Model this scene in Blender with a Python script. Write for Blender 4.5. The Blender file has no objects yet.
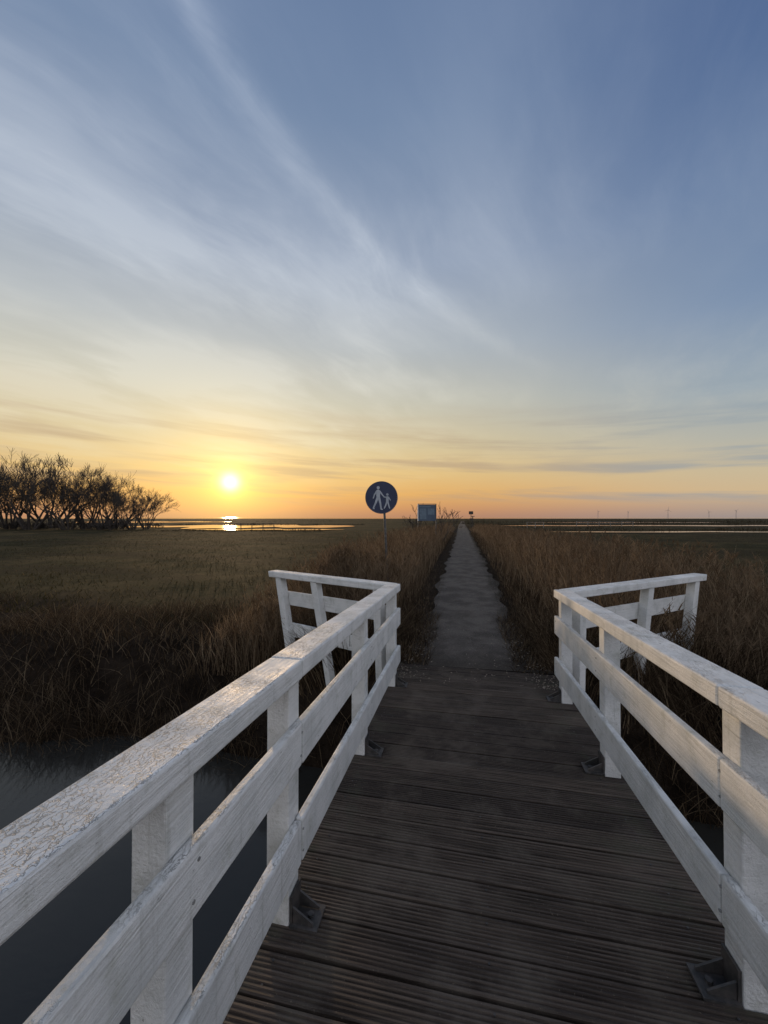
import bpy, math, random
import numpy as np
from mathutils import Vector, Matrix
random.seed(4); rng=np.random.default_rng(7)
S=bpy.context.scene
F=385.0; CAMZ=1.83; A=math.atan(78/385.0); SL=0.048
ca,sa=math.cos(A),math.sin(A)
def lin(c):
    return tuple(((v/255)/12.92 if v/255<=0.04045 else ((v/255+0.055)/1.055)**2.4) for v in c)+(1,)
# ---------------------------------------------------------------- camera
cam=bpy.data.cameras.new("camera"); co=bpy.data.objects.new("camera",cam); S.collection.objects.link(co)
co.location=(0,0,CAMZ); co.rotation_euler=(math.radians(90+0.74),0,0)
cam.sensor_fit='VERTICAL'; cam.sensor_height=36; cam.lens=36*F/1024; cam.clip_end=20000; cam.clip_start=0.02
S.camera=co
S.view_settings.view_transform='Standard'; S.view_settings.look='None'; S.view_settings.exposure=0
# ---------------------------------------------------------------- node helper
class NT:
    def __init__(s,t): s.t=t; s.n=t.nodes; s.l=t.links
    def add(s,k,**kw):
        n=s.n.new(k)
        for a,b in kw.items(): setattr(n,a,b)
        return n
    def put(s,sock,v):
        if isinstance(v,bpy.types.NodeSocket): s.l.new(v,sock)
        else: sock.default_value=v
    def m(s,op,a,b=0.0,c=0.0,clamp=False):
        n=s.add('ShaderNodeMath',operation=op,use_clamp=clamp)
        s.put(n.inputs[0],a); s.put(n.inputs[1],b); s.put(n.inputs[2],c); return n.outputs[0]
    def vm(s,op,a,b=(0,0,0)):
        n=s.add('ShaderNodeVectorMath',operation=op); s.put(n.inputs[0],a)
        if op=='SCALE': s.put(n.inputs['Scale'],b)
        else: s.put(n.inputs[1],b)
        return n.outputs['Value'] if op in('DOT_PRODUCT','LENGTH') else n.outputs[0]
    def mr(s,v,a,b,c=0.0,d=1.0,smooth=True):
        n=s.add('ShaderNodeMapRange',interpolation_type='SMOOTHSTEP' if smooth else 'LINEAR',clamp=True)
        for i,x in enumerate((v,a,b,c,d)): s.put(n.inputs[i],x)
        return n.outputs[0]
    def noise(s,v,scale,detail=4,rough=.5,dist=0.0,out=0):
        n=s.add('ShaderNodeTexNoise'); 
        if v is not None: s.put(n.inputs['Vector'],v)
        s.put(n.inputs['Scale'],scale); s.put(n.inputs['Detail'],detail); s.put(n.inputs['Roughness'],rough); s.put(n.inputs['Distortion'],dist)
        return n.outputs[out]
    def mix(s,f,a,b,bt='MIX'):
        n=s.add('ShaderNodeMix',data_type='RGBA',blend_type=bt); n.clamp_factor=True
        s.put(n.inputs[0],f); s.put(n.inputs[6],a); s.put(n.inputs[7],b); return n.outputs[2]
    def ramp(s,f,stops):
        n=s.add('ShaderNodeValToRGB'); r=n.color_ramp
        while len(r.elements)>1: r.elements.remove(r.elements[-1])
        r.elements[0].position=stops[0][0]; r.elements[0].color=stops[0][1]
        for p,c in stops[1:]:
            e=r.elements.new(p); e.color=c
        s.put(n.inputs[0],f); return n.outputs[0]
    def comb(s,x,y,z):
        n=s.add('ShaderNodeCombineXYZ'); s.put(n.inputs[0],x); s.put(n.inputs[1],y); s.put(n.inputs[2],z); return n.outputs[0]
    def bump(s,h,st,dist=0.01,nrm=None):
        n=s.add('ShaderNodeBump'); s.put(n.inputs['Height'],h); n.inputs['Strength'].default_value=st; n.inputs['Distance'].default_value=dist
        if nrm is not None: s.l.new(nrm,n.inputs['Normal'])
        return n.outputs[0]
# ---------------------------------------------------------------- world
SAZ=math.radians(-21.8); SEL=math.radians(4.8)
sd=(math.sin(SAZ)*math.cos(SEL), math.cos(SAZ)*math.cos(SEL), math.sin(SEL))
w=bpy.data.worlds.new("World"); S.world=w; w.use_nodes=True
T=NT(w.node_tree); T.n.clear()
d=T.vm('NORMALIZE',T.add('ShaderNodeTexCoord').outputs['Generated'])
sp=T.add('ShaderNodeSeparateXYZ'); T.l.new(d,sp.inputs[0]); dx,dy,dz=sp.outputs
zc=T.m('MAXIMUM',dz,0.0)
hv=T.vm('NORMALIZE',T.comb(dx,dy,0.0))
hd=T.vm('DOT_PRODUCT',hv,(math.sin(SAZ),math.cos(SAZ),0))
rA=T.ramp(zc,[(0,lin((182,132,104))),(.022,lin((206,148,100))),(.06,lin((228,174,102))),(.11,lin((228,192,128))),(.18,lin((216,198,156))),(.28,lin((200,197,180))),(.40,lin((178,185,190))),(.55,lin((150,164,186))),(.72,lin((118,139,170))),(.85,lin((102,124,160)))])
rB=T.ramp(zc,[(0,lin((160,148,144))),(.02,lin((184,162,144))),(.05,lin((208,184,148))),(.09,lin((202,187,157))),(.15,lin((180,181,172))),(.24,lin((154,169,181))),(.38,lin((126,147,176))),(.55,lin((98,123,161))),(.72,lin((79,104,147))),(.85,lin((71,95,138)))])
base=T.mix(T.mr(hd,.34,.97),rB,rA)
sky=T.add('ShaderNodeTexSky',sky_type='NISHITA'); sky.sun_disc=False; sky.sun_elevation=SEL; sky.sun_rotation=SAZ; sky.dust_density=2.0
skc=T.vm('SCALE',sky.outputs[0],0.08)
base=T.mix(.05,base,skc)
back_fill=T.ramp(zc,[(0,lin((170,170,185))),(.15,(.64,.62,.68,1)),(.45,(.90,.93,1.02,1)),(1,(.38,.45,.60,1))])  # unseen sky behind the camera, brightness raised as fill for the white rails
base=T.mix(T.mr(hd,.15,-.55),base,back_fill)
den=T.m('ADD',zc,.1)
px=T.m('DIVIDE',dx,den); py=T.m('DIVIDE',dy,den)
wn=T.noise(T.comb(px,py,0.0),1.1,2,.5,0.0,1)
wsp=T.add('ShaderNodeSeparateXYZ'); T.l.new(wn,wsp.inputs[0])
pxw=T.m('ADD',px,T.m('MULTIPLY',T.m('SUBTRACT',wsp.outputs[0],.5),.45))
th=math.radians(32)
ax=T.m('SUBTRACT',T.m('MULTIPLY',pxw,math.cos(th)),T.m('MULTIPLY',py,math.sin(th)))
ay=T.m('ADD',T.m('MULTIPLY',pxw,math.sin(th)),T.m('MULTIPLY',py,math.cos(th)))
st1=T.noise(T.comb(T.m('MULTIPLY',ax,2.0),T.m('MULTIPLY',ay,1.0),3.3),1.2,5,.55)
st2=T.noise(T.comb(T.m('MULTIPLY',ax,8),T.m('MULTIPLY',ay,2.2),7.1),1.0,5,.65,.3)
big=wsp.outputs[2]
cl=T.m('MULTIPLY',T.mr(st1,.36,.72),T.mr(big,.25,.65))
cl=T.m('ADD',T.m('MULTIPLY',cl,.50),T.m('MULTIPLY',T.mr(st2,.38,.8),T.m('MULTIPLY',T.mr(big,.3,.65),.28)))
leftm=T.mr(T.m('SUBTRACT',px,T.m('MULTIPLY',py,.32)),.45,-1.0,.24,1.0)
cl=T.m('MULTIPLY',cl,leftm)
veil=T.m('MULTIPLY',T.mr(px,.45,-1.2),T.mr(dz,.80,.25))
cl=T.m('ADD',cl,T.m('MULTIPLY',veil,T.mr(st1,.25,.75,.14,.48)))
u=T.m('SUBTRACT',py,.698)
xc=T.m('ADD',T.m('ADD',-.318,T.m('MULTIPLY',u,.30)),T.m('MULTIPLY',T.m('MULTIPLY',u,u),.45))
nz=T.m('MULTIPLY',T.m('SUBTRACT',T.noise(T.comb(px,py,4.0),5,4,.6),.5),.09)
off=T.m('ADD',T.m('SUBTRACT',px,xc),nz)
wd=T.m('ADD',.026,T.m('MULTIPLY',T.m('MAXIMUM',u,-.2),.050))
g1=T.m('POWER',2.718,T.m('MULTIPLY',-1.0,T.m('POWER',T.m('ABSOLUTE',T.m('DIVIDE',off,wd)),2.0)))
offw=T.m('ADD',off,.09)
g2=T.m('POWER',2.718,T.m('MULTIPLY',-1.0,T.m('POWER',T.m('ABSOLUTE',T.m('DIVIDE',offw,T.m('MULTIPLY',wd,4.0))),2.0)))
env=T.m('MULTIPLY',T.mr(u,-.45,-.05),T.mr(u,1.5,.6))
tex=T.mr(st2,.25,.75,.5,1.0)
stk=T.m('MULTIPLY',T.m('MULTIPLY',T.m('ADD',T.m('MULTIPLY',g1,.36),T.m('MULTIPLY',g2,.16)),env),tex)
cl=T.m('ADD',cl,stk)
cl=T.m('MULTIPLY',cl,T.mr(dz,.04,.2))
cl=T.m('MINIMUM',cl,.65)
ccol=T.ramp(zc,[(0,lin((220,175,125))),(.12,lin((234,214,168))),(.3,lin((222,220,208))),(.5,lin((200,208,218))),(.8,lin((170,184,207)))])
base=T.mix(cl,base,ccol)
az=T.m('ARCTAN2',dx,dy)
bn=T.noise(T.comb(T.m('MULTIPLY',az,1.8),T.m('ADD',T.m('MULTIPLY',dz,24),T.m('MULTIPLY',az,1.2)),2.0),1.3,4,.55,.2)
bm=T.m('MULTIPLY',T.mr(bn,.46,.70),T.m('MULTIPLY',T.mr(dz,.008,.05),T.mr(dz,.30,.14)))
bcol=T.mix(T.mr(hd,.4,.95),lin((128,148,166)),lin((182,156,128)))
base=T.mix(T.m('MULTIPLY',bm,.6),base,bcol)
sdot=T.m('MAXIMUM',T.vm('DOT_PRODUCT',d,sd),0.0)
def glow(p,k,col):
    return T.vm('SCALE',T.comb(*col),T.m('MULTIPLY',T.m('POWER',sdot,p),k))
gsum=T.vm('ADD',T.vm('ADD',glow(16,.12,(1,.76,.30)),glow(90,.30,(1,.66,.14))),T.vm('ADD',glow(700,.55,(1,.58,.06)),glow(5200,2.8,(1,.84,.36))))
base=T.vm('ADD',base,gsum)
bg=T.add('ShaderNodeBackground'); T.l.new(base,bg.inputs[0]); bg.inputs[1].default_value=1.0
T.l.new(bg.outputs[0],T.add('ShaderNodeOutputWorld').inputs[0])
w.cycles.sampling_method='NONE'
sl=bpy.data.lights.new("sun",'SUN'); so=bpy.data.objects.new("sun",sl); S.collection.objects.link(so)
sl.energy=1.5; sl.color=(1,.68,.38); sl.angle=math.radians(1.5)
so.rotation_euler=Vector(sd).to_track_quat('Z','Y').to_euler()
# ---------------------------------------------------------------- materials
def mat(name):
    m=bpy.data.materials.new(name); m.use_nodes=True; t=NT(m.node_tree)
    return m,t,t.n['Principled BSDF']
def setp(t,b,**k):
    for a,v in k.items(): t.put(b.inputs[a.replace('_',' ')],v)
def objc(t): return t.add('ShaderNodeTexCoord').outputs['Object']
def scl(t,v,s):
    return t.vm('MULTIPLY',v,s)
def m_white():
    m,t,b=mat("white_paint"); o=objc(t)
    geo=t.add('ShaderNodeNewGeometry'); rnd=geo.outputs['Random Per Island']
    oo=t.vm('ADD',o,t.comb(0.0,t.m('MULTIPLY',rnd,13.0),t.m('MULTIPLY',rnd,5.0)))
    grain=t.noise(scl(t,oo,(60,3.0,60)),1.0,6,.65,.5)
    blot=t.noise(oo,5.0,5,.6)
    fine=t.noise(oo,110.0,3,.6)
    v=t.add('ShaderNodeTexVoronoi',feature='DISTANCE_TO_EDGE')
    wv=t.vm('ADD',scl(t,oo,(80,12,60)),t.vm('SCALE',t.noise(oo,24,4,.6,0,1),4.0))
    t.l.new(wv,v.inputs['Vector']); v.inputs['Scale'].default_value=1.0
    crackm=t.m('MULTIPLY',t.mr(t.noise(oo,2.6,3,.6),.38,.60),t.mr(t.noise(oo,17,3,.6),.30,.58))
    crack=t.m('MULTIPLY',t.mr(v.outputs['Distance'],.08,.0),crackm)
    ns=t.add('ShaderNodeSeparateXYZ'); t.l.new(geo.outputs['Normal'],ns.inputs[0])
    topm=t.mr(ns.outputs[2],.4,.9)
    crack=t.m('MULTIPLY',crack,t.m('ADD',t.m('MULTIPLY',topm,.88),.06))
    c=t.mix(t.mr(blot,.35,.75),(.75,.75,.74,1),(.56,.57,.56,1))
    c=t.mix(t.m('MULTIPLY',t.mr(grain,.52,.78),.48),c,(.34,.34,.32,1))
    c=t.mix(t.m('MULTIPLY',crack,.45),c,(.22,.21,.19,1))
    dirt=t.m('MULTIPLY',t.mr(t.noise(oo,9,6,.72),.52,.72),.55)
    c=t.mix(dirt,c,(.36,.37,.31,1))
    drip=t.m('MULTIPLY',t.mr(t.noise(scl(t,oo,(30,30,1.6)),1.0,4,.6),.58,.75),.40)
    c=t.mix(drip,c,(.30,.30,.26,1))
    chips=t.mr(t.noise(scl(t,oo,(60,18,60)),1.0,3,.6),.71,.74)
    c=t.mix(t.m('MULTIPLY',chips,.75),c,(.14,.12,.10,1))
    c=t.mix(t.m('MULTIPLY',rnd,.20),c,(.45,.46,.45,1))
    h=t.m('SUBTRACT',t.m('ADD',t.m('MULTIPLY',grain,1.0),t.m('MULTIPLY',fine,.3)),t.m('MULTIPLY',crack,1.0))
    setp(t,b,Base_Color=c,Roughness=t.mr(blot,.3,.7,.46,.68),Normal=t.bump(h,.9,.008)); b.inputs['Specular IOR Level'].default_value=.35
    return m
def m_deck():
    m,t,b=mat("dark_wood"); o=objc(t)
    rnd=t.add('ShaderNodeNewGeometry').outputs['Random Per Island']
    oo=t.vm('ADD',o,t.comb(t.m('MULTIPLY',rnd,17.0),0.0,t.m('MULTIPLY',rnd,3.0)))
    g=t.noise(scl(t,oo,(2.5,60,60)),1.0,5,.6,.5)
    bl=t.noise(o,3.5,5,.65); 
    c=t.mix(t.mr(g,.3,.7),(.028,.021,.017,1),(.108,.084,.068,1))
    c=t.mix(t.m('MULTIPLY',t.mr(rnd,.1,.9),.70),c,(.024,.018,.016,1))
    c=t.mix(t.m('MULTIPLY',t.mr(bl,.44,.70),.6),c,(.150,.126,.105,1))
    sy=t.add('ShaderNodeSeparateXYZ'); t.l.new(o,sy.inputs[0])
    alg=t.m('MULTIPLY',t.mr(t.noise(o,7,4,.6),.45,.7),t.mr(t.m('ABSOLUTE',t.m('SUBTRACT',sy.outputs[0],.1)),.45,.9,.12,.7))
    c=t.mix(alg,c,(.045,.046,.030,1))
    sp_=t.mr(t.noise(oo,120,2,.5),.67,.75)
    c=t.mix(t.m('MULTIPLY',sp_,.5),c,(.22,.18,.14,1))
    setp(t,b,Base_Color=c,Roughness=t.mr(bl,.3,.7,.55,.85),Normal=t.bump(g,.6,.004))
    b.inputs['Specular IOR Level'].default_value=.25
    return m
def m_simple(name,c1,c2,scale=8,rough=.6,metal=0,bmp=.2,spec=.5):
    m,t,b=mat(name); o=objc(t); n=t.noise(o,scale,5,.6)
    setp(t,b,Base_Color=t.mix(t.mr(n,.35,.65),c1+(1,),c2+(1,)),Roughness=rough,Metallic=metal,Normal=t.bump(n,bmp,.01))
    b.inputs['Specular IOR Level'].default_value=spec
    return m
def m_blade(name,stops,trans=.35):
    m,t,b=mat(name); t.n.remove(b)
    at=t.add('ShaderNodeAttribute',attribute_name='rnd'); 
    c=t.ramp(at.outputs['Fac'],stops)
    df=t.add('ShaderNodeBsdfDiffuse'); t.l.new(c,df.inputs[0])
    tr=t.add('ShaderNodeBsdfTranslucent'); t.l.new(c,tr.inputs[0])
    mx=t.add('ShaderNodeMixShader'); mx.inputs[0].default_value=trans
    t.l.new(df.outputs[0],mx.inputs[1]); t.l.new(tr.outputs[0],mx.inputs[2]); t.l.new(mx.outputs[0],t.n['Material Output'].inputs[0])
    return m
def m_water(name,rip,sc,rough=.06):
    m,t,b=mat(name); o=objc(t)
    n=t.noise(scl(t,o,(1,2.0,1)),sc,3,.6,.3)
    setp(t,b,Base_Color=(.026,.025,.022,1),Roughness=rough,Normal=t.bump(n,rip,.02)); b.inputs['IOR'].default_value=1.33
    return m
def m_ground():
    m,t,b=mat("field_grass"); o=objc(t)
    bk=t.add('ShaderNodeAttribute',attribute_name='bank').outputs['Fac']
    n1=t.noise(o,.22,6,.65); n2=t.noise(o,3.0,5,.7); n3=t.noise(scl(t,o,(.3,1.6,1)),.14,5,.65); n4=t.noise(o,30,3,.7)
    g=t.mix(t.mr(n1,.40,.60),(.024,.025,.011,1),(.066,.051,.024,1))
    g=t.mix(t.mr(n3,.46,.58),g,(.034,.028,.015,1))
    g=t.mix(t.m('MULTIPLY',t.mr(n2,.45,.72),.7),g,(.012,.011,.007,1))
    g=t.mix(t.m('MULTIPLY',t.mr(n4,.55,.75),.5),g,(.08,.066,.037,1))
    br=t.mix(t.mr(n2,.35,.65),(.010,.007,.005,1),(.028,.020,.014,1))
    c=t.mix(bk,g,br)
    setp(t,b,Base_Color=c,Roughness=.95,Normal=t.bump(t.m('ADD',n2,t.m('MULTIPLY',n4,.4)),.8,.12)); b.inputs['Specular IOR Level'].default_value=.05
    return m
def m_path():
    m,t,b=mat("gravel_path"); o=objc(t)
    n1=t.noise(o,2.0,5,.6); n2=t.noise(o,70,4,.7); n3=t.noise(scl(t,o,(1.5,.6,1)),2.2,4,.65)
    v=t.add('ShaderNodeTexVoronoi'); t.l.new(o,v.inputs['Vector']); v.inputs['Scale'].default_value=75
    c=t.mix(t.mr(n1,.38,.62),(.066,.056,.048,1),(.150,.129,.108,1))
    c=t.mix(t.m('MULTIPLY',t.mr(n2,.45,.7),.7),c,(.23,.20,.17,1))
    c=t.mix(t.m('MULTIPLY',t.mr(v.outputs['Distance'],.25,.6),.5),c,(.035,.03,.027,1))
    sx=t.add('ShaderNodeSeparateXYZ'); t.l.new(o,sx.inputs[0])
    edge=t.mr(sx.outputs[1],4.6,8.5,.44,.66)
    e=t.m('ABSOLUTE',t.m('SUBTRACT',sx.outputs[0],.09)); e=t.m('ADD',e,t.m('MULTIPLY',t.m('SUBTRACT',n3,.5),.9))
    e=t.m('SUBTRACT',e,edge)
    c=t.mix(t.mr(e,-.08,.24,0,.9),c,(.030,.024,.017,1))
    nearm=t.m('ADD',sx.outputs[1],t.m('MULTIPLY',t.m('SUBTRACT',n3,.5),1.2))
    c=t.mix(t.mr(nearm,5.6,4.75,0,.65),c,(.040,.032,.025,1))
    setp(t,b,Base_Color=c,Roughness=.9,Normal=t.bump(t.m('ADD',n2,v.outputs['Distance']),.6,.01)); b.inputs['Specular IOR Level'].default_value=.15
    return m
WHITE=m_white(); DECK=m_deck(); STEEL=m_simple("weathered_steel",(.04,.04,.04),(.09,.08,.075),20,.6,.3)
BOLT=m_simple("bolt_zinc",(.22,.22,.21),(.34,.34,.33),30,.5,.4)
TIMBER=m_simple("old_timber",(.03,.025,.02),(.07,.055,.045),9,.8)
# ---------------------------------------------------------------- mesh helpers
def mesh_obj(name,V,Fc,m,parent=None,smooth=False,link=True):
    me=bpy.data.meshes.new(name); me.from_pydata([tuple(v) for v in V],[],Fc); me.update()
    if smooth: me.polygons.foreach_set('use_smooth',[True]*len(me.polygons))
    if m: me.materials.append(m)
    ob=bpy.data.objects.new(name,me); S.collection.objects.link(ob)
    if parent: ob.parent=parent
    return ob
class MB:
    def __init__(s): s.V=[];s.F=[]
    def box(s,x0,x1,y0,y1,z0,z1,zf=lambda y:0):
        b=len(s.V)
        for x,y,z in [(x0,y0,z0),(x1,y0,z0),(x1,y1,z0),(x0,y1,z0),(x0,y0,z1),(x1,y0,z1),(x1,y1,z1),(x0,y1,z1)]:
            s.V.append((x,y,z+zf(y)))
        for f in [(0,3,2,1),(4,5,6,7),(0,1,5,4),(1,2,6,5),(2,3,7,6),(3,0,4,7)]: s.F.append(tuple(b+i for i in f))
    def tube(s,p,q,r0,r1,n=8,cap=True):
        p=Vector(p);q=Vector(q);a=(q-p).normalized(); u=a.orthogonal().normalized(); v=a.cross(u); b=len(s.V)
        for c,r in((p,r0),(q,r1)):
            for i in range(n):
                an=2*math.pi*i/n; s.V.append(tuple(c+u*math.cos(an)*r+v*math.sin(an)*r))
        for i in range(n): j=(i+1)%n; s.F.append((b+i,b+j,b+n+j,b+n+i))
        if cap: s.F.append(tuple(b+i for i in reversed(range(n)))); s.F.append(tuple(b+n+i for i in range(n)))
    def obj(s,name,m,parent=None,bevel=0,smooth=False,fn=None):
        V=[fn(v) for v in s.V] if fn else s.V
        o=mesh_obj(name,V,s.F,m,parent,smooth)
        if bevel:
            md=o.modifiers.new("bevel",'BEVEL'); md.width=bevel; md.segments=2; md.limit_method='ANGLE'
        return o
def empty(name,loc=(0,0,0),rz=0):
    e=bpy.data.objects.new(name,None); S.collection.objects.link(e); e.location=loc; e.rotation_euler=(0,0,rz); return e
# ---------------------------------------------------------------- footbridge
BR=empty("wooden_footbridge",(0,0,0),-A)
T0=-0.8; Z0=.23
def zd(t): return (Z0-SL*t) if t>=T0 else (Z0-SL*T0-SL*(T0-t))
V=[];Fc=[]
t=-6.3; bw=.140
XL,XR=-.84,1.07
while t<4.68:
    wv=bw+random.uniform(-.002,.002)
    x0=XL+random.uniform(-.015,.015); x1=XR+random.uniform(-.015,.015)
    top=[]; n=7
    e=.009; rw=(wv-2*e)/n
    top.append((0,-.005)); top.append((.004,0))
    for i in range(n):
        a=e+i*rw
        top+= [(a+rw*.12,-.0005),(a+rw*.28,-.0070),(a+rw*.58,-.0070),(a+rw*.76,0)]
    top.append((wv-.004,0)); top.append((wv,-.005))
    prof=[(0,-.036)]+top+[(wv,-.036)]
    jz=random.uniform(-.004,.004); tz=random.uniform(-.0035,.0035); nseg=6
    rl=random.uniform(-.005,.005)
    b=len(V); npf=len(prof); ph=random.uniform(0,6)
    for k in range(nseg+1):
        x=x0+(x1-x0)*k/nseg
        for (py_,pz) in prof:
            V.append((x,t+py_+.0020*math.sin(x*2.3+ph)+rl*(2*k/nseg-1)*.5,zd(t+py_)+pz+jz+tz*(2*k/nseg-1)))
    for k in range(nseg):
        for i in range(npf):
            j=(i+1)%npf
            a_=b+k*npf
            Fc.append((a_+i,a_+npf+i,a_+npf+j,a_+j))
    Fc.append(tuple(b+i for i in range(npf))); Fc.append(tuple(b+nseg*npf+i for i in reversed(range(npf))))
    t+=wv+random.uniform(.011,.017)
TE=t
mesh_obj("deck_boards",V,Fc,DECK,BR)
mb=MB(); t=-6.3+bw/2
while t<4.6:
    for X in(-.70,.10,.90):
        for o_ in(-.04,.04):
            z=zd(t); xx=X+random.uniform(-.006,.006); mb.tube((xx,t+o_,z-.004),(xx,t+o_,z+.0015),.0045,.0045,7)
    t+=bw+.014
mb.obj("deck_screws",STEEL,BR)
mb=MB()
for X in(-.72,.08,.88):
    mb.box(X-.07,X+.07,T0,4.68,-.26,-.042,lambda y:Z0-SL*y)
    mb.box(X-.07,X+.07,-6.3,T0,-.26,-.042,lambda y:zd(y))
for tt in(4.35,1.0,-2.6,-6.0):
    mb.box(-.95,1.15,tt-.09,tt+.09,zd(tt)-.45,zd(tt)-.262)
    for X in(-.8,.1,1.0): mb.tube((X,tt,-2.4),(X,tt,zd(tt)-.452),.09,.09,12)
mb.box(-1.5,1.7,4.50,4.56,-1.6,-.27)
mb.obj("bearers",TIMBER,BR,.004)
XLI,XRI=-.66,.90
POSTW=.10; BT=.036
CAPZ=1.073; CAPT=.078
def railing(name,side,xi,segs,posts,zf,parent,caps=None,feet=True,fn=None):
    mb=MB(); 
    def bx(xa,xb,*r,**k): mb.box(min(xa,xb),max(xa,xb),*r,**k)
    for p in posts:
        bx(xi+side*(BT+.001),xi+side*(BT+POSTW),p-POSTW/2,p+POSTW/2,-.03 if feet else -.5,CAPZ-CAPT-.0015,zf=lambda y,p=p:zf(p))
    mb.obj(name+"_posts",WHITE,parent,.006,fn=fn)
    mb=MB()
    for (y0,y1) in (caps or segs):
        j=random.uniform(-.002,.002)
        bx(xi-side*.002+j,xi+side*.148+j,y0,y1,CAPZ-CAPT,CAPZ,zf=zf)
    for (z0,z1) in((.635,.815),(.225,.405)):
        for (y0,y1) in segs:
            j=random.uniform(-.0015,.0015); jz=random.uniform(-.004,.004)
            bx(xi+j,xi+side*BT+j,y0+random.uniform(-.001,0),y1,z0+jz,z1+jz,zf=zf)
    mb.obj(name+"_boards",WHITE,parent,.009,fn=fn)
    mb=MB()
    for p in posts:
        for z in(.68,.77,.27,.36):
            zz=z+zf(p); yy=p+random.uniform(-.02,.02)
            mb.tube((xi+side*.004,yy,zz),(xi-side*.0025,yy,zz),.006,.005,8)
    mb.obj(name+"_bolts",BOLT,parent,fn=fn)
    if feet:
        mb=MB()
        for p in posts:
            z=zf(p)
            bx(xi-side*.085,xi+side*(BT-.004),p-.055,p+.055,z+.004,z+.014)
            bx(xi+side*(BT-.012),xi+side*(BT-.003),p-.045,p+.045,z+.015,z+.12)
            for g in(-.04,.032):
                b=len(mb.V); y0,y1=p+g,p+g+.008
                pts=[(xi+side*(BT-.013),z+.015),(xi-side*.065,z+.015),(xi-side*.065,z+.024),(xi+side*(BT-.013),z+.075)]
                for yy in(y0,y1):
                    for q in pts: mb.V.append((q[0],yy,q[1]))
                mb.F+= [tuple(b+i for i in(0,1,2,3)),tuple(b+4+i for i in(3,2,1,0))]+[(b+i,b+(i+1)%4+0,b+(i+1)%4+4,b+i+4) for i in range(4)]
            mb.tube((xi-side*.04,p,z+.014),(xi-side*.04,p,z+.027),.013,.013,6)
        mb.obj(name+"_brackets",STEEL,parent)
zf=lambda y:zd(y)
railing("left_railing",-1,XLI,[( -6.2,-3.4),(-3.397,-.8),(-.797,1.53),(1.534,4.16)],[-6.1,-4.7,-3.4,-2.0,-.55,.86,1.53,2.78,4.08],zf,BR)
railing("right_railing",1,XRI,[(-6.2,-3.4),(-3.397,-.8),(-.797,1.6),(1.604,4.13)],[-6.1,-4.7,-3.4,-2.0,-1.1,.25,1.6,2.9,4.05],zf,BR)
def wing(name,side,p0,p1,posts):
    v=Vector((p1[0]-p0[0],p1[1]-p0[1])); Ln=v.length
    e=empty(name,(p0[0],p0[1],zd(4.15)),math.atan2(-v.x,v.y)); e.parent=BR
    fn=lambda q:(q[0],q[1]+(q[2]-CAPZ)*.22*min(1,max(0,q[1]/Ln)*1.6),q[2])
    railing(name,side,0.0,[(0.0,Ln)],[f*Ln for f in posts],lambda y:0.0,e,caps=[(-.0,Ln+.03)],feet=False,fn=fn)
wing("left_wing",-1,(-.70,4.19),(-2.48,4.90),[.10,.60,.93])
wing("right_wing",1,(.95,4.16),(2.93,5.70),[.08,.55,.94])
# ---------------------------------------------------------------- terrain
def sst(a,b,x):
    u=np.clip((x-a)/(b-a),0,1); return u*u*(3-2*u)
def wob(X,t):
    return (np.sin(X*1.3+1.1*np.sin(t*.9))+np.sin(t*1.7+X*.6)+np.sin(X*3.1-t*2.3)*.5)/2.5
def hgt(X,t):
    X=np.asarray(X,float);t=np.asarray(t,float)
    sh=.25*np.sin(X*.7)+.12*np.sin(X*2.1+1)
    cor=1-sst(1.2,3.2,np.abs(X-.1))
    top=-.20*(1-cor)
    s=np.maximum(sst(2.6,5.6,t+sh*(1-cor)),sst(4.9,7.2,-t+sh))
    s2=np.maximum(sst(3.7,4.7,t),sst(5.0,6.4,-t))
    s=s*(1-cor)+s2*cor
    h=-1.9+(top+1.9)*s
    amp=.05*sst(.8,1.6,np.abs(X-.1))
    h=h+wob(X,t)*amp*np.where(s>.95,1,.6)*np.exp(-np.abs(t)/60)
    return h
def axis(near,far,ratio):
    a=[0.0];st=near
    while a[-1]<far: a.append(a[-1]+st); st*=ratio
    return np.array(a)
xa=axis(.14,6000,1.05); xs=np.concatenate([-xa[::-1],xa[1:]])
yf=np.unique(np.concatenate([-axis(.25,3000,1.1),np.arange(.2,9,.14),9+axis(.15,6000,1.05)]))
GX,GT=np.meshgrid(xs,yf); H=hgt(GX,GT)
nx,ny=len(xs),len(yf)
Vv=np.stack([GX,GT,H],-1).reshape(-1,3)
idx=np.arange(nx*ny).reshape(ny,nx)
Q=np.stack([idx[:-1,:-1],idx[:-1,1:],idx[1:,1:],idx[1:,:-1]],-1).reshape(-1,4)
def np_mesh(name,V,Q,m,k=4,attrs={}):
    me=bpy.data.meshes.new(name); me.vertices.add(len(V)); me.vertices.foreach_set('co',np.ascontiguousarray(V,dtype=np.float32).ravel())
    me.loops.add(Q.size); me.loops.foreach_set('vertex_index',np.ascontiguousarray(Q,dtype=np.int32).ravel())
    me.polygons.add(len(Q)); me.polygons.foreach_set('loop_start',np.arange(len(Q),dtype=np.int32)*k)
    me.polygons.foreach_set('use_smooth',np.ones(len(Q),dtype=bool))
    for a,v in attrs.items():
        at=me.attributes.new(a,'FLOAT','POINT'); at.data.foreach_set('value',v.astype(np.float32))
    me.materials.append(m); me.update(calc_edges=True); me.validate()
    ob=bpy.data.objects.new(name,me); S.collection.objects.link(ob); ob.rotation_euler=(0,0,-A); return ob
bank=(1-sst(6.4,8.6,GT+.7*np.sin(GX*.8)))
verge=(1-sst(2.6,5.0,np.abs(GX-.6)+.5*np.sin(GT*.7)))
bank=np.where(GT<-9,0,bank); bank=np.maximum(bank,verge)*(1-sst(60,120,np.abs(GT)))
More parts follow.
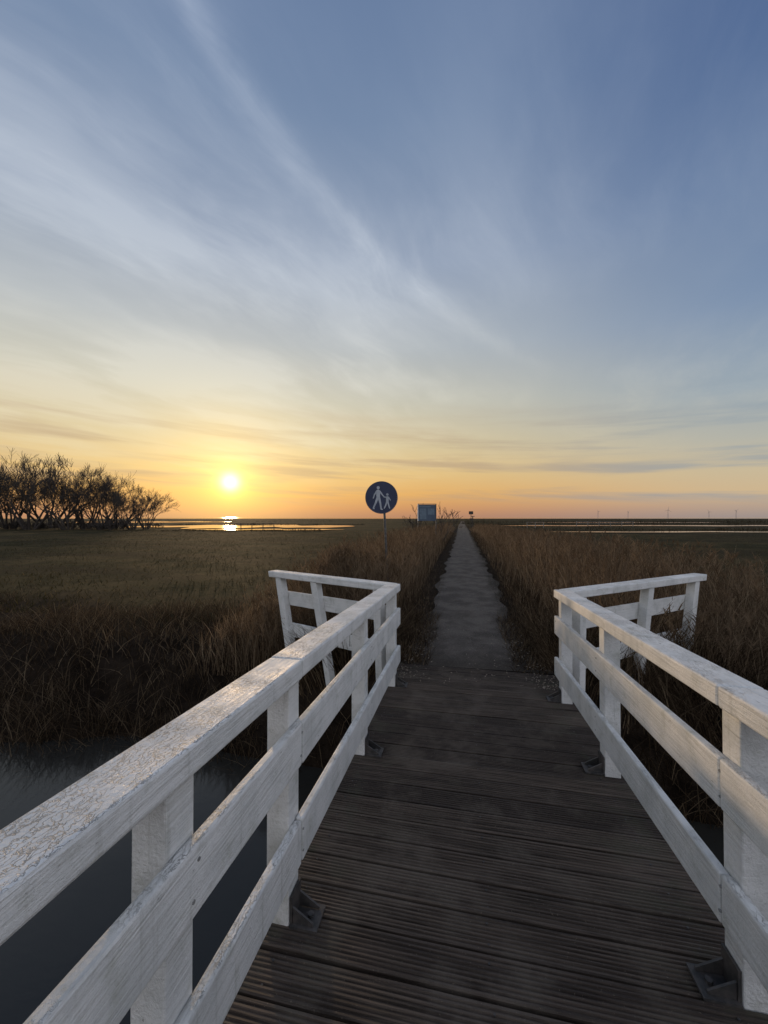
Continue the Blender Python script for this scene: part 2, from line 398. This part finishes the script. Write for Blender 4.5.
np_mesh("ground",Vv,Q,m_ground(),4,{'bank':bank.ravel()})
def sheet(name,pts,z,m):
    return mesh_obj(name,[(p[0],p[1],z) for p in pts],[tuple(range(len(pts)))],m)
c=mesh_obj("canal_water",[(-150,-7.2,-1.02),(150,-7.2,-1.02),(150,5.4,-1.02),(-150,5.4,-1.02)],[(0,1,2,3)],m_water("canal_water",.06,5)); c.rotation_euler=(0,0,-A)
V=[];Fc=[];n=9;r=0;tt=TE-.006
while tt<170:
    base_w=.76
    wl=base_w+.06*math.sin(tt*1.3)+.05*math.sin(tt*3.7+1)
    wr=base_w+.06*math.sin(tt*1.1+2)+.05*math.sin(tt*4.1)
    if tt<5.0: wl+=.2*(5.0-tt)/.3; wr+=.2*(5.0-tt)/.3
    cx=.09+.1*math.sin(tt*.05)
    for i in range(n):
        f=i/(n-1); V.append((cx-wl+(wl+wr)*f, tt, .006+.022*math.sin(math.pi*f)*min(1,(tt-TE+.05)*2)+.004*math.sin(tt*2+f*5)))
    if r:
        for i in range(n-1): a=(r-1)*n+i; Fc.append((a,a+1,a+n+1,a+n))
    r+=1; tt+= .12 if tt<12 else .12*tt/12
p=mesh_obj("path",V,Fc,m_path(),None,True); p.rotation_euler=(0,0,-A)
pw=m_water("pond_water",.10,.6)
def pond(x0,x1,yc,hw,seed,z=-.10):
    rr=np.random.default_rng(seed); n=60
    ph=rr.uniform(0,6,4)
    top=[];bot=[]
    for i in range(n+1):
        f=i/n; x=x0+(x1-x0)*f; e=math.sin(math.pi*f)**.5
        top.append((x,yc+hw*e*(1+.35*math.sin(f*19+ph[0])+.2*math.sin(f*41+ph[1]))))
        bot.append((x,yc-hw*e*(.9+.35*math.sin(f*15+ph[2])+.2*math.sin(f*37+ph[3]))))
    return sheet("pond",bot+top[1:-1][::-1],z,pw)
pond(-52,-6,80,13,1); pond(-30,-6,59,2.6,5); pond(-120,-60,150,18,2); pond(21,75,50,1.7,3); pond(24,110,86,4,4); pond(50,120,135,6,6)
sheet("sea",[(-6000,420),(6000,420),(6000,5600),(-6000,5600)],.02,m_water("sea_water",.05,.05))
# ---------------------------------------------------------------- blades
def blades(P,h,wd,lean,bend,K=3,seed=0):
    r=np.random.default_rng(seed); N=len(P)
    az=r.uniform(0,2*np.pi,N); ld=np.stack([np.cos(az),np.sin(az)],-1)*1.0
    fa=r.uniform(0,np.pi,N); fd=np.stack([np.cos(fa),np.sin(fa)],-1)
    rn=r.random(N); Vs=[]
    for k in range(K+1):
        f=k/K
        off=(lean[:,None]*f+bend[:,None]*f*f)*h[:,None]*ld
        zz=h*f*(1-.25*bend*f)
        wk=wd*(1-f)**.6*.5+.0006 if k<K else np.full(N,.0006)
        c=np.stack([P[:,0]+off[:,0],P[:,1]+off[:,1],P[:,2]+zz],-1)
        s=np.concatenate([fd*wk[:,None],np.zeros((N,1))],1)
        Vs.append(c-s);Vs.append(c+s)
    V=np.stack(Vs,1); M=2*(K+1)
    b=(np.arange(N)*M)[:,None]
    Q=np.concatenate([np.stack([b[:,0]+2*k,b[:,0]+2*k+1,b[:,0]+2*k+3,b[:,0]+2*k+2],-1) for k in range(K)],0)
    return V.reshape(-1,3),Q,np.repeat(rn,M),Vs[-1],rn
def join(parts):
    Vs=[];Qs=[];R=[];o=0
    for V,Q,r_ in parts: Vs.append(V);Qs.append(Q+o);R.append(r_);o+=len(V)
    return np.concatenate(Vs),np.concatenate(Qs),np.concatenate(R)
def scatter(n,x0,x1,t0,t1,seed,tp=1.0):
    r=np.random.default_rng(seed)
    X=r.uniform(x0,x1,n); t=t0+(t1-t0)*r.random(n)**tp; return X,t
def clump(X,t,s=1.0): 
    return .5+.5*np.sin(X*2.1*s+1.7*np.sin(t*1.3*s))*np.sin(t*1.9*s+1.3*np.sin(X*1.1*s))
def grassobj(name,parts,m):
    V,Q,R=join(parts); return np_mesh(name,V,Q,m,4,{'rnd':R})
DRY=m_blade("dry_grass",[(0,(.022,.015,.010,1)),(.45,(.055,.038,.024,1)),(.8,(.11,.078,.049,1)),(1,(.22,.165,.105,1))],.3)
REED=m_blade("reed",[(0,(.070,.048,.030,1)),(.5,(.16,.112,.071,1)),(.85,(.26,.19,.122,1)),(1,(.38,.29,.19,1))],.42)
GRN=m_blade("green_grass",[(0,(.020,.021,.009,1)),(.5,(.042,.037,.017,1)),(.85,(.080,.062,.031,1)),(1,(.15,.115,.06,1))],.4)
def mk(X,t,h,seed,wd=.006,lean=.25,bend=.4,K=3,plume=0.0):
    r=np.random.default_rng(seed+100); N=len(X)
    P=np.stack([X,t,hgt(X,t)-.02],-1); 
    out=blades(P,h,wd*(.6+.8*r.random(N)),lean*r.random(N),bend*r.random(N),K,seed)
    parts=[out[:3]]
    if plume>0:
        sel=np.where((r.random(N)<plume)&(h>.6))[0]; tip=out[3][sel]; rn=out[4][sel]
        for k in range(7):
            n=len(sel); Pt=tip+np.stack([r.normal(0,.006,n),r.normal(0,.006,n),r.uniform(-.14,.02,n)],-1)
            o2=blades(Pt,r.uniform(.06,.15,n),np.full(n,.015),r.uniform(.1,.7,n),r.uniform(.1,.9,n),2,seed+200+k)
            parts.append((o2[0],o2[1],np.clip(np.repeat(rn,6)*.6+.1,0,1)))
    return parts
parts=[]
X,t=scatter(24000,-17,-.9,3.75,9.0,1); 
k=(hgt(X,t)>-1.08)&(clump(X,t)+rng.random(len(X))*.8>.45)&~((X>-2.7)&(t<4.7)&(rng.random(len(X))<.5))&((t<6.3+1.2*np.sin(X*.9)+rng.random(len(X))*1.5)|(X>-4)); X,t=X[k],t[k]
h=(.14+.34*clump(X,t,.7)+.2*rng.random(len(X)))*np.where(t<5,.8,1.0)*(1-.65*sst(5.6,8,t)*(1-sst(-4,-1.5,X)))
parts+=mk(X,t,h,11,.009,.5,1.1)
X,t=scatter(21000,1.1,15,3.75,10.0,2)
k=(hgt(X,t)>-1.08)&(clump(X,t)+rng.random(len(X))*.8>.45); X,t=X[k],t[k]
h=(.16+.36*clump(X,t,.7)+.2*rng.random(len(X)))*(1-.5*sst(6.2,8.5,t)*(1-sst(-6,-2.5,-X)))
h*=1+.7*np.exp(-((X-2.4)**2/1.6+(t-5.6)**2/.9))
parts+=mk(X,t,h,12,.009,.5,1.0)
for (x0,x1,t0,t1,n,sd_) in((-2.7,-1.0,4.5,5.6,2200,15),(1.3,3.6,4.4,5.8,2800,16)):
    X,t=scatter(n,x0,x1,t0,t1,sd_); h=.38+.42*rng.random(n); parts+=mk(X,t,h,sd_,.008,.4,.7)
grassobj("bank_grass",parts,DRY)
parts=[]
X,t=scatter(19000,-4.0,-1.0,5.0,60,3,1.7)
k=(clump(X,t,.8)+rng.random(len(X))>.5); X,t=X[k],t[k]
h=(.25+1.15*sst(.9,1.8,-X)*(1-.6*sst(2.6,4.0,-X)))*(.6+.55*rng.random(len(X)))*(.58+.42*sst(5,8.5,t))*(1-.22*sst(15,40,t))
parts+=mk(X,t,h,13,.011,.18,.35,3,.26)
X,t=scatter(1500,-2.7,-1.15,5.7,7.6,17); h=1.0+.45*rng.random(len(X)); h*=.75+.25*sst(5.5,6.6,t)
parts+=mk(X,t,h,17,.010,.15,.3,3,.3)
X,t=scatter(29000,1.05,6.2,5.0,60,4,1.6)
k=(clump(X,t,.8)+rng.random(len(X))>.5); X,t=X[k],t[k]
h=(.25+1.15*sst(1.05,2.2,X)*(1-.45*sst(4.4,6.2,X)))*(.6+.55*rng.random(len(X)))*(.55+.45*sst(5,8,t))*(1-.30*sst(12,35,t))
parts+=mk(X,t,h,14,.011,.18,.35,3,.26)
grassobj("reeds",parts,REED)
parts=[]
for s_,sd_ in((-1,21),(1,22)):
    X,t=scatter(11000,.62,1.6,4.85,45,sd_,1.8); X=.09+s_*X
    h=(.05+.22*rng.random(len(X)))*(.4+.9*sst(.7,1.3,np.abs(X-.07)))
    parts+=mk(X,t,h,sd_,.008,.5,1.0,2)
    X,t=scatter(2600,.50,1.3,4.75,7.2,sd_+5); X=.09+s_*X; h=.04+.16*rng.random(len(X)); parts+=mk(X,t,h,sd_+6,.007,.6,1.2,2)
grassobj("verge_grass",parts,DRY)
parts=[]
X,t=scatter(38000,-45,-3.0,6.5,55,5,2.0); k=(X>-(t*1.25+6))&(clump(X,t,.35)+rng.random(len(X))>.5); X,t=X[k],t[k]
h=(.04+.08*rng.random(len(X))+.09*clump(X,t,.35)); parts+=mk(X,t,h,31,.016,.6,1.0,2)
X,t=scatter(24000,5.0,50,7.0,50,6,2.0); k=X<(t*1.0+6); X,t=X[k],t[k]
h=(.04+.09*rng.random(len(X))+.08*clump(X,t,.5)); parts+=mk(X,t,h,32,.016,.6,1.0,2)
grassobj("field_grass_blades",parts,GRN)
parts=[]
X,t=scatter(5000,-14,-.9,3.55,4.35,7); h=.15+.35*rng.random(len(X))*clump(X,t,1.5)
k=hgt(X,t)>-1.35; X,t,h=X[k],t[k],h[k]; parts+=mk(X,t,h+.2,41,.007,.4,1.2)
X,t=scatter(5000,1.1,14,3.55,4.35,8); h=.15+.35*rng.random(len(X))*clump(X,t,1.5)
k=hgt(X,t)>-1.35; X,t,h=X[k],t[k],h[k]; parts+=mk(X,t,h+.2,42,.007,.4,1.2)
grassobj("sedge",parts,DRY)
parts=[]
for (x0,x1,t0,t1,n,hm,sd_) in((20,190,120,150,4000,1.9,51),(-40,-9,55,56,900,.5,52),(-55,-5,97,103,1500,.7,53),(14,80,54,60,1800,.6,54),(-200,0,170,200,2500,.9,55),(20,110,98,105,1800,.8,56),(5,40,60,110,1200,.9,57)):
    X,t=scatter(n,x0,x1,t0,t1,sd_); h=hm*(.25+.75*clump(X,t,.12))*(.5+.6*rng.random(len(X)))
    parts+=mk(X*ca-t*sa,X*sa+t*ca,h,sd_,.06,.3,.5,2)
grassobj("distant_reeds",parts,m_blade("distant_reed",[(0,(.02,.018,.012,1)),(1,(.07,.055,.035,1))],.2))
V=[];Fc=[]
for i in range(800):
    s_=random.choice((-1,1)); t=4.3+abs(random.gauss(0,.9)); X=.09+s_*random.gauss(.66+.14*(t<5),.10)
    if random.random()<.22: X=random.uniform(-.6,.85); t=random.uniform(4.2,6.5)
    z=(zd(t)+.003) if t<TE else .036
    a=random.uniform(0,6.28); l=random.uniform(.007,.017); w_=l*.45; b=len(V); tl=random.uniform(-.006,.006)
    for (u_,v_,q) in((-l,0,tl),(0,-w_,0),(l,0,-tl),(0,w_,.003)):
        V.append((X+u_*math.cos(a)-v_*math.sin(a),t+u_*math.sin(a)+v_*math.cos(a),z+q+.004))
    Fc.append((b,b+1,b+2,b+3))
o=mesh_obj("leaf_litter",V,Fc,m_simple("dry_leaf",(.14,.11,.08),(.30,.25,.19),30,.8)); o.rotation_euler=(0,0,-A)
# ---------------------------------------------------------------- bare trees
BARK=m_simple("bark",(.036,.029,.024),(.066,.053,.043),6,.9)
def tree_mesh(name,seed,Ht,stems=4,spread=.5,twig=.022,depth=5,extra=0):
    r=random.Random(seed); mb=MB()
    def grow(p,dv,ln,rad,dep):
        n=3; 
        for i in range(n):
            dv=(dv+Vector((r.gauss(0,.12),r.gauss(0,.12),r.gauss(.06,.05)))).normalized()
            q=p+dv*ln/n; r1=max(rad*(1-.15*(i+1)),twig*.5)
            mb.tube(p,q,max(rad*(1-.15*i),twig*.5),r1,3 if dep<4 else 6,False); p=q
            if dep>0 and i>0:
                for k in range(2+(extra if dep<=1 else 0)):
                    a=r.uniform(0,6.28); sp_=r.uniform(.35,.9)
                    u_=dv.orthogonal().normalized(); v_=dv.cross(u_)
                    nd=(dv+ (u_*math.cos(a)+v_*math.sin(a))*sp_+Vector((0,0,.15))).normalized()
                    if r.random()<.85: grow(p,nd,ln*r.uniform(.5,.78),r1*.6,dep-1)
    for s_ in range(stems):
        a=6.28*s_/stems+r.uniform(0,.8); k=spread*(.3+.9*r.random()); dv=Vector((math.cos(a)*k,math.sin(a)*k,1)).normalized()
        grow(Vector((math.cos(a)*.3,math.sin(a)*.3,-.3)),dv,Ht*.36*r.uniform(.75,1.1),Ht*.014,depth-1)
    zm=max(v[2] for v in mb.V)
    me=bpy.data.meshes.new(name); me.from_pydata([(v[0]*Ht/zm,v[1]*Ht/zm,v[2]*Ht/zm) for v in mb.V],[],mb.F); me.materials.append(BARK); return me,len(mb.F)
TM=[]
for s_ in(1,2,3,4):
    me_,nf=tree_mesh("bare_tree",s_,10,8,.75,.022,5,2); TM.append(me_)
def tree(name,me,x,y,s_,rz):
    o=bpy.data.objects.new(name,me); S.collection.objects.link(o); o.location=(x,y,-.2); o.scale=(s_,s_,s_); o.rotation_euler=(0,0,rz)
for i,(px_,top,dist) in enumerate([(-40,460,64),(-12,461,60),(10,457,66),(30,450,62),(50,450,70),(68,458,62),(86,464,66),(103,471,64),(118,475,68),(133,480,62),(146,490,64)]):
    hh=(517-top)*dist/385+CAMZ
    tree("bare_tree",TM[i%4],(px_-384)*dist/385,dist,hh/10,i*1.7)
BM,_=tree_mesh("bare_shrub",9,2.4,5,.5,.012,4)
tree("bare_shrub",BM,(427-384)*27/385,27.5,1.3,0)
BM2,_=tree_mesh("hedge",12,1.5,6,.8,.03,4)
V=[];Fc=[]
for i in range(22):
    dist=random.uniform(60,68); x=(random.uniform(-60,158)-384)*dist/385; sc=random.uniform(.7,1.3); rz=random.uniform(0,6)
    b=len(V); M=Matrix.Translation((x,dist,-.2))@Matrix.Rotation(rz,4,'Z')@Matrix.Diagonal((sc*1.3,sc*1.3,sc,1))
    V+= [tuple(M@v.co) for v in BM2.vertices]; Fc+=[tuple(b+j for j in p_.vertices) for p_ in BM2.polygons]
mesh_obj("distant_scrub",V,Fc,BARK)
# ---------------------------------------------------------------- footpath sign
BLUE=m_simple("sign_blue",(.013,.022,.060),(.019,.030,.075),4,.4,0,.02)
SWH=m_simple("sign_white",(.30,.33,.37),(.40,.43,.47),6,.45,0,.02)
GALV=m_simple("galvanised_steel",(.06,.06,.06),(.12,.12,.12),25,.5,.4)
fw=7.2; sx=(381.5-384)*fw/385; sz=CAMZ+(517-497.5)*fw/385
SG=empty("footpath_sign",(sx,fw,0),-.0)
R=.305
mb=MB(); mb.tube((0,.004,sz),(0,0,sz),R-.010,R-.010,64); mb.obj("disc",BLUE,SG)
V=[];Fc=[];n=64
for i in range(n):
    a=2*math.pi*i/n
    for rr,yy in((R-.0095,-.0035),(R,-.0035),(R,.008),(R-.0095,.008)): V.append((rr*math.cos(a),yy,sz+rr*math.sin(a)))
for i in range(n):
    j=(i+1)%n
    for k in range(4): kk=(k+1)%4; Fc.append((i*4+k,j*4+k,j*4+kk,i*4+kk))
mesh_obj("rim",V,Fc,m_simple("rim_grey",(.06,.07,.10),(.10,.11,.15),8,.4),SG)
V=[];Fc=[];lay=[0]
def cap2(p,q,r0,r1):
    lay[0]+=1; y=-.0030-.00035*lay[0]; p=Vector(p);q=Vector(q); dv=(q-p); an=math.atan2(dv.y,dv.x); b=len(V); m_=0
    for c_,r_,s_ in((p,r0,math.pi/2),(q,r1,-math.pi/2)):
        for k in range(9):
            a=an+s_+math.pi*k/8; V.append((c_.x*R+math.cos(a)*r_*R,y,sz+(c_.y*R+math.sin(a)*r_*R))); m_+=1
    Fc.append(tuple(range(b,b+m_)))
cap2((-.20,.60),(-.20,.605),.095,.095)
cap2((-.21,.36),(-.20,.02),.125,.11)
cap2((-.24,.0),(-.36,-.34),.075,.06); cap2((-.36,-.34),(-.50,-.64),.06,.045); cap2((-.50,-.66),(-.44,-.69),.04,.03)
cap2((-.16,.0),(-.08,-.32),.075,.06); cap2((-.08,-.32),(-.02,-.70),.06,.045); cap2((-.02,-.72),(.06,-.73),.04,.03)
cap2((-.30,.38),(-.44,.16),.05,.04); cap2((-.44,.16),(-.50,-.04),.04,.035)
cap2((-.11,.38),(.04,.18),.05,.04); cap2((.04,.18),(.17,.02),.04,.035)
cap2((.36,.18),(.36,.185),.075,.075)
cap2((.36,.0),(.36,-.24),.085,.08)
cap2((.29,.02),(.17,.02),.035,.03); cap2((.43,.02),(.54,-.16),.035,.03)
cap2((.33,-.26),(.25,-.50),.05,.04); cap2((.25,-.50),(.17,-.66),.04,.032)
cap2((.39,-.26),(.44,-.48),.05,.04); cap2((.44,-.48),(.50,-.66),.04,.032)
mesh_obj("pictogram",V,Fc,SWH,SG)
mb=MB(); mb.tube((.16,.05,-.4),(.03,.035,sz+R-.06),.022,.022,14); mb.obj("pole",GALV,SG,smooth=False)
mb=MB(); 
for z in(-.14,.14): mb.box(-.06,.11,.005,.012,sz+z-.02,sz+z+.02); 
mb.obj("clamps",GALV,SG)
# ---------------------------------------------------------------- information board
fw=25; IB=empty("information_board",((427-384)*fw/385,fw,0),.05)
wb,z0b,z1b=.56,CAMZ-.25,CAMZ+.80
mb=MB(); mb.box(-wb,wb,-.02,.02,z0b,z1b); mb.obj("panel",m_simple("panel_blue",(.045,.072,.11),(.065,.095,.14),2,.4),IB,.004)
FG=m_simple("frame_dark",(.04,.045,.05),(.08,.085,.09),5)
mb=MB(); mb.box(wb+.001,wb+.05,-.04,.04,-.3,z1b+.02); mb.box(-wb-.05,wb+.05,-.045,.045,z1b+.022,z1b+.06); mb.obj("frame",FG,IB)
mb=MB(); mb.box(-wb-.06,-wb-.001,-.04,.04,z0b,z1b+.02); mb.obj("edge_strip",m_simple("edge_pale",(.4,.42,.45),(.5,.52,.55),5),IB)
mb=MB(); mb.box(-wb-.05,-wb-.01,-.03,.03,-.3,z0b-.001); mb.obj("leg",FG,IB)
mb=MB(); mb.box(-wb+.08,-.05,-.024,-.0205,z0b+.12,z1b-.25); mb.box(.05,wb-.08,-.024,-.0205,z0b+.40,z1b-.25); mb.box(-wb+.08,wb-.3,-.024,-.0205,z1b-.17,z1b-.09); 
mb.obj("printed_areas",m_simple("print_pale",(.09,.13,.17),(.12,.17,.22),9,.5),IB)
fw=62; mb=MB(); MP=empty("marker_post",((471-384)*fw/385,fw,0))
mb.tube((0,0,-.2),(0,0,2.7),.05,.05,8); mb.box(-.35,.35,-.04,-.0,2.25,2.75); mb.box(-.25,.25,-.03,.03,1.3,1.6); mb.obj("post_and_plates",TIMBER,MP)
MP2=empty("bollard",((477-384)*fw/385,fw+3,0)); mb=MB(); mb.tube((0,0,-.2),(0,0,1.9),.08,.08,8); mb.box(-.3,.3,-.15,.15,1.902,2.0); mb.obj("post",TIMBER,MP2)
def fence(x0,x1,y,step,hh,m,name="field_fence"):
    e=empty(name,(x0,y,-.1)); mb=MB(); x=0
    while x<=x1-x0+.01: mb.box(x-.06,x+.06,-.06,.06,-.3,hh); x+=step
    for z in(.5,.94):
        mb.box(0,x1-x0,-.085,-.0605,z*hh,z*hh+.07)
    mb.obj("posts_and_rails",m,e)
PALE=m_simple("pale_wood",(.10,.095,.09),(.16,.15,.14),6,.8)
fence(41,53,82,2.4,1.0,PALE); fence(26,29,70,1.5,1.0,PALE); fence(-28,-20,70,2.0,.8,TIMBER)
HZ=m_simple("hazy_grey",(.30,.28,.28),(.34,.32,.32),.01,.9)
def turbine(px_,dist,hh,ph):
    x=(px_-384)*dist/385; e=empty("wind_turbine",(x,dist,0),random.uniform(-.5,.5)); mb=MB()
    mb.tube((0,0,-1),(0,0,hh),2.8,1.6,10); mb.obj("tower",HZ,e)
    mb=MB(); mb.box(-2,2,-5,6,hh+.1,hh+4); mb.tube((0,-5,hh+2),(0,-8,hh+2),2,1.2,10); mb.obj("nacelle",HZ,e)
    mb=MB()
    for k in range(3):
        a=ph+k*2.094; mb.tube((math.cos(a)*1,-6.5,hh+2+math.sin(a)*1),(math.cos(a)*hh*.5,-6.5,hh+2+math.sin(a)*hh*.5),1.8,.5,6)
    mb.obj("rotor",HZ,e)
for i,(px_,di,hh) in enumerate([(598,5200,72),(628,5400,70),(668,4800,88),(709,5300,70),(736,5000,80)]): turbine(px_,di,hh,i*.7)
